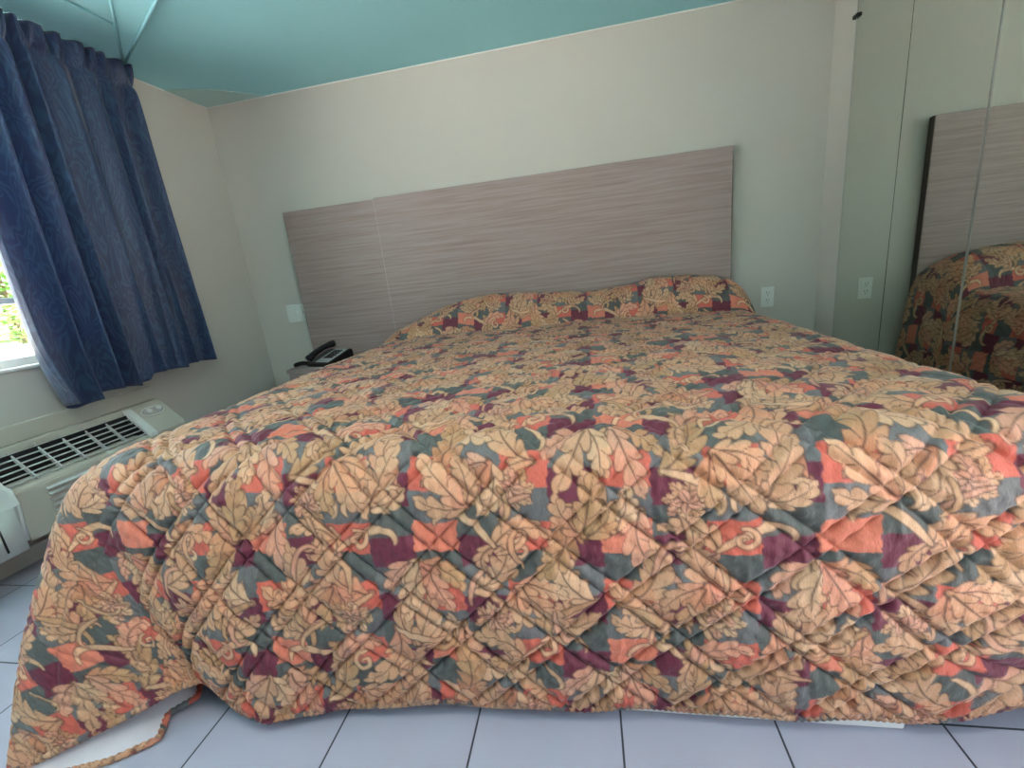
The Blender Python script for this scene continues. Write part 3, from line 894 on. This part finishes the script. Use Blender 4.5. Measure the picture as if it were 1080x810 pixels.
# vent slats along the slope
S0, S1 = (.046, .466), (.150, .356)
for i in range(6):
    k = (i + .5) / 5.9
    d = S0[0] + (S1[0] - S0[0]) * k; z = S0[1] + (S1[1] - S0[1]) * k
    bm = bmesh.new(); prism(bm, [(D(d - .004), z - .003), (D(d + .001), z - .004), (D(d + .0035), z), (D(d - .003), z + .0015)], 'y', GY0, GY1 + .012)
    P_('slat', bm, M_acslat, ac)
for i in range(1, 6):
    y = GY0 + (GY1 - GY0) * i / 6
    bm = bmesh.new()
    prism(bm, [(D(S0[0]), S0[1] + .0005), (D(S1[0]), S1[1] + .0005), (D(S1[0] - .01), S1[1] - .012), (D(S0[0] - .004), S0[1] - .012)], 'y', y - .003, y + .003)
    P_('crossbar', bm, M_acslat, ac)
# rounded frame end beside the controls
bm = bmesh.new()
prism(bm, [(D(.038), .480), (D(.05), .478), (D(.162), .356), (D(.164), .338), (D(.15), .338), (D(.038), .462)], 'y', GY1 + .008, GY1 + .05)
bmesh.ops.bevel(bm, geom=list(bm.edges), offset=.004, segments=2, affect='EDGES')
P_('frame_end', bm, M_acw, ac)
# control dial recess with two knobs
nrm = Vector((.103, 0, .095)).normalized()
c0 = Vector((D(.082), 1.80, .4415))
bm = bmesh.new()
ring_pts = []
for i in range(33):
    a = 2 * PI * i / 32
    along = Vector((.095, 0, -.103)).normalized()
    ring_pts.append(c0 + Vector((0, .058 * math.cos(a), 0)) + along * .026 * math.sin(a) + nrm * .001)
tube(bm, ring_pts, .004, 8)
P_('control_rim', bm, M_acw, ac, True)
for yy in (1.775, 1.825):
    bm = bmesh.new(); cyl(bm, Vector((c0.x, yy, c0.z)) + nrm * .008, nrm, .016, .016, 24, .013)
    kb = P_('knob', bm, M_acw, ac)
# lower intake louvres
for i in range(6):
    z = .315 - i * .024
    bm = bmesh.new(); prism(bm, [(D(.158), z), (D(.172), z - .009), (D(.172), z - .012), (D(.158), z - .006)], 'y', 1.24, 1.66)
    P_('louvre', bm, M_acslat, ac)
# smooth pale cover with rounded shoulder at the near end
bm = bmesh.new()
pr = [(0, .13), (.185, .13), (.185, .30)]
for i in range(8):
    a = i / 7 * PI / 2
    pr.append((.105 + .08 * math.cos(a), .30 + .135 * math.sin(a)))
pr += [(0, .435)]
prism(bm, [(D(d), z) for d, z in pr], 'y', AY0, GY0 - .012)
bmesh.ops.bevel(bm, geom=[e for e in bm.edges if abs(e.verts[0].co.y - e.verts[1].co.y) < 1e-6 and e.verts[0].co.y > GY0 - .05], offset=.022, segments=5, affect='EDGES')
cv = P_('side_cover', bm, M_acw, ac, True)
cv['label'] = 'smooth paler end cover'
obj('groove', B(D(.1845), D(.1865), 1.055, 1.061, .15, .30), M_slot, cv)

# ------------------------------------------------------------------ outdoors
M_ground = mat('pavement', (190, 184, 184), .9, noise=(1.5, .12))
M_grass = mat('lawn_grass', (120, 150, 70), .9, noise=(3, .3))
M_leaf = mat('shrub_leaf', (110, 150, 72), .7, noise=(2, .35))
M_bark = mat('bark', (110, 90, 72), .9, noise=(8, .2))
struct(obj('ground', B(-80, 40, -60, 80, -.3, -.12), M_ground))
struct(obj('lawn', B(-70, -32, -10, 70, -.2, -.08), M_grass))
def leaf_ball(n, R, size, seed, sq=.8):
    r = random.Random(seed); bm = bmesh.new()
    for _ in range(n):
        v = Vector((r.gauss(0, 1), r.gauss(0, 1), r.gauss(0, 1))).normalized() * R * (r.random() ** .35)
        v.z *= sq
        m = Matrix.Translation(v) @ Matrix.Rotation(r.uniform(0, 6.28), 4, 'Z') @ Matrix.Rotation(r.uniform(-1.2, 1.2), 4, 'X')
        s = size * r.uniform(.7, 1.3)
        q = [bm.verts.new(m @ Vector(p)) for p in ((-s, 0, 0), (0, -s * .45, .1 * s), (s, 0, 0), (0, s * .45, .1 * s))]
        bm.faces.new(q)
    return bm
def plant(name, label, cat, x, y, R, trunk, seed, sq=.8, n=900, group=None):
    t = thing(name, label, cat, (x, y, -.1), group)
    bm = leaf_ball(n, R, R * .085, seed, sq)
    for v in bm.verts: v.co.z += trunk + R * sq * .8
    obj('foliage', bm, M_leaf, t)
    bm = bmesh.new(); tube(bm, [(0, 0, 0), (.03 * R, 0, trunk * .5 + .1), (0, .02 * R, trunk + R * sq * .8)], [.09 * R, .07 * R, .04 * R], 8)
    obj('trunk', bm, M_bark, t, True)
g = 'greenery outside the window'
plant('tree', 'leafy green tree outside the window, behind the shrubs', 'tree', -38, 24, 5, 1.6, 3, .9, 1500, g)
plant('shrub', 'low green shrub outside, touching the left edge of the window view', 'shrub', -28, 14.5, 1.7, .1, 5, .8, 700, g)
plant('shrub', 'low green shrub outside, right of its neighbour near the curtain edge', 'shrub', -29, 18.5, 1.5, .1, 8, .8, 700, g)

# ------------------------------------------------------------------ light
w = bpy.data.worlds.new('sky'); bpy.context.scene.world = w; w.use_nodes = True
nt = w.node_tree; bg = nt.nodes['Background']
tc = nt.nodes.new('ShaderNodeTexCoord'); sp = nt.nodes.new('ShaderNodeSeparateXYZ'); nt.links.new(tc.outputs['Generated'], sp.inputs[0])
cr = nt.nodes.new('ShaderNodeValToRGB'); nt.links.new(sp.outputs['Z'], cr.inputs['Fac'])
cr.color_ramp.elements[0].position = 0; cr.color_ramp.elements[0].color = (1, 1, 1, 1)
cr.color_ramp.elements[1].position = .6; cr.color_ramp.elements[1].color = (.72, .84, 1, 1)
nt.links.new(cr.outputs['Color'], bg.inputs['Color'])
bg.inputs['Strength'].default_value = 1.8

sun = bpy.data.lights.new('sun', 'SUN'); sun.energy = 34; sun.angle = .01; sun.color = (1, .95, .86)
so = bpy.data.objects.new('sun', sun); C.objects.link(so)
so.rotation_euler = Vector((0.0, -.5, -.87)).to_track_quat('-Z', 'Y').to_euler()
def portal(name, loc_, d, sx, sy):
    l = bpy.data.lights.new(name, 'AREA'); l.shape = 'RECTANGLE'; l.size = sx; l.size_y = sy
    l.cycles.is_portal = True
    o = bpy.data.objects.new(name, l); C.objects.link(o); o.location = loc_
    o.rotation_euler = Vector(d).to_track_quat('-Z', 'Z').to_euler()
portal('window_portal', (XL - T + .005, (WY0 + WY1) / 2, (WZ0 + WZ1) / 2), (1, 0, 0), WY1 - WY0, WZ1 - WZ0)
portal('added_door_portal', (XR + T - .005, (DY0 + DY1) / 2, DZ1 / 2), (-1, 0, 0), DY1 - DY0, DZ1)

# unseen lamp over the bed foot, added so grazing light shows the quilting
lt = thing('added_lamp', 'added round lamp on the ceiling above the foot of the bed, out of view', 'added lamp', (-.35, .12, ZC))
bm = bmesh.new(); cyl(bm, (0, 0, -.012), (0, 0, 1), .17, .024, 40)
obj('base', bm, M_white, lt, True)
M_added_lamp = bpy.data.materials.new('added_lamp_glow'); M_added_lamp.use_nodes = True
_lp = M_added_lamp.node_tree.nodes['Principled BSDF']; _lp.inputs['Base Color'].default_value = (.9, .88, .84, 1)
_lp.inputs['Emission Color'].default_value = (1, .90, .78, 1); _lp.inputs['Emission Strength'].default_value = 17
bm = bmesh.new(); bmesh.ops.create_uvsphere(bm, u_segments=32, v_segments=16, radius=.155, matrix=Matrix.Translation((0, 0, -.024)) @ Matrix.Diagonal((1, 1, .42, 1)))
obj('shade', bm, M_added_lamp, lt, True)

# ------------------------------------------------------------------ camera
cam = bpy.data.cameras.new('camera'); co_ = bpy.data.objects.new('camera', cam); C.objects.link(co_)
cam.sensor_fit = 'HORIZONTAL'; cam.sensor_width = 36; cam.lens = 464.338526 / 1080 * 36
cam.clip_start = .02; cam.clip_end = 500
R3 = [(.98200027, .15620319, -.10618865), (-.06168505, -.26615315, -.96195502), (-.17852289, .95119034, -.25172706)]
right = Vector(R3[0]); up = -Vector(R3[1]); back = -Vector(R3[2])
mw = Matrix((right, up, back)).transposed().to_4x4(); mw.translation = (0, 0, .94)
co_.matrix_world = mw
sc = bpy.context.scene
sc.camera = co_
sc.view_settings.view_transform = 'Standard'; sc.view_settings.look = 'None'
sc.view_settings.gamma = 1; sc.view_settings.use_curve_mapping = False
sc.view_settings.exposure = 1.73
sc.cycles.use_denoising = True
sc.cycles.max_bounces = 12; sc.cycles.diffuse_bounces = 8
sc.cycles.sample_clamp_indirect = 10
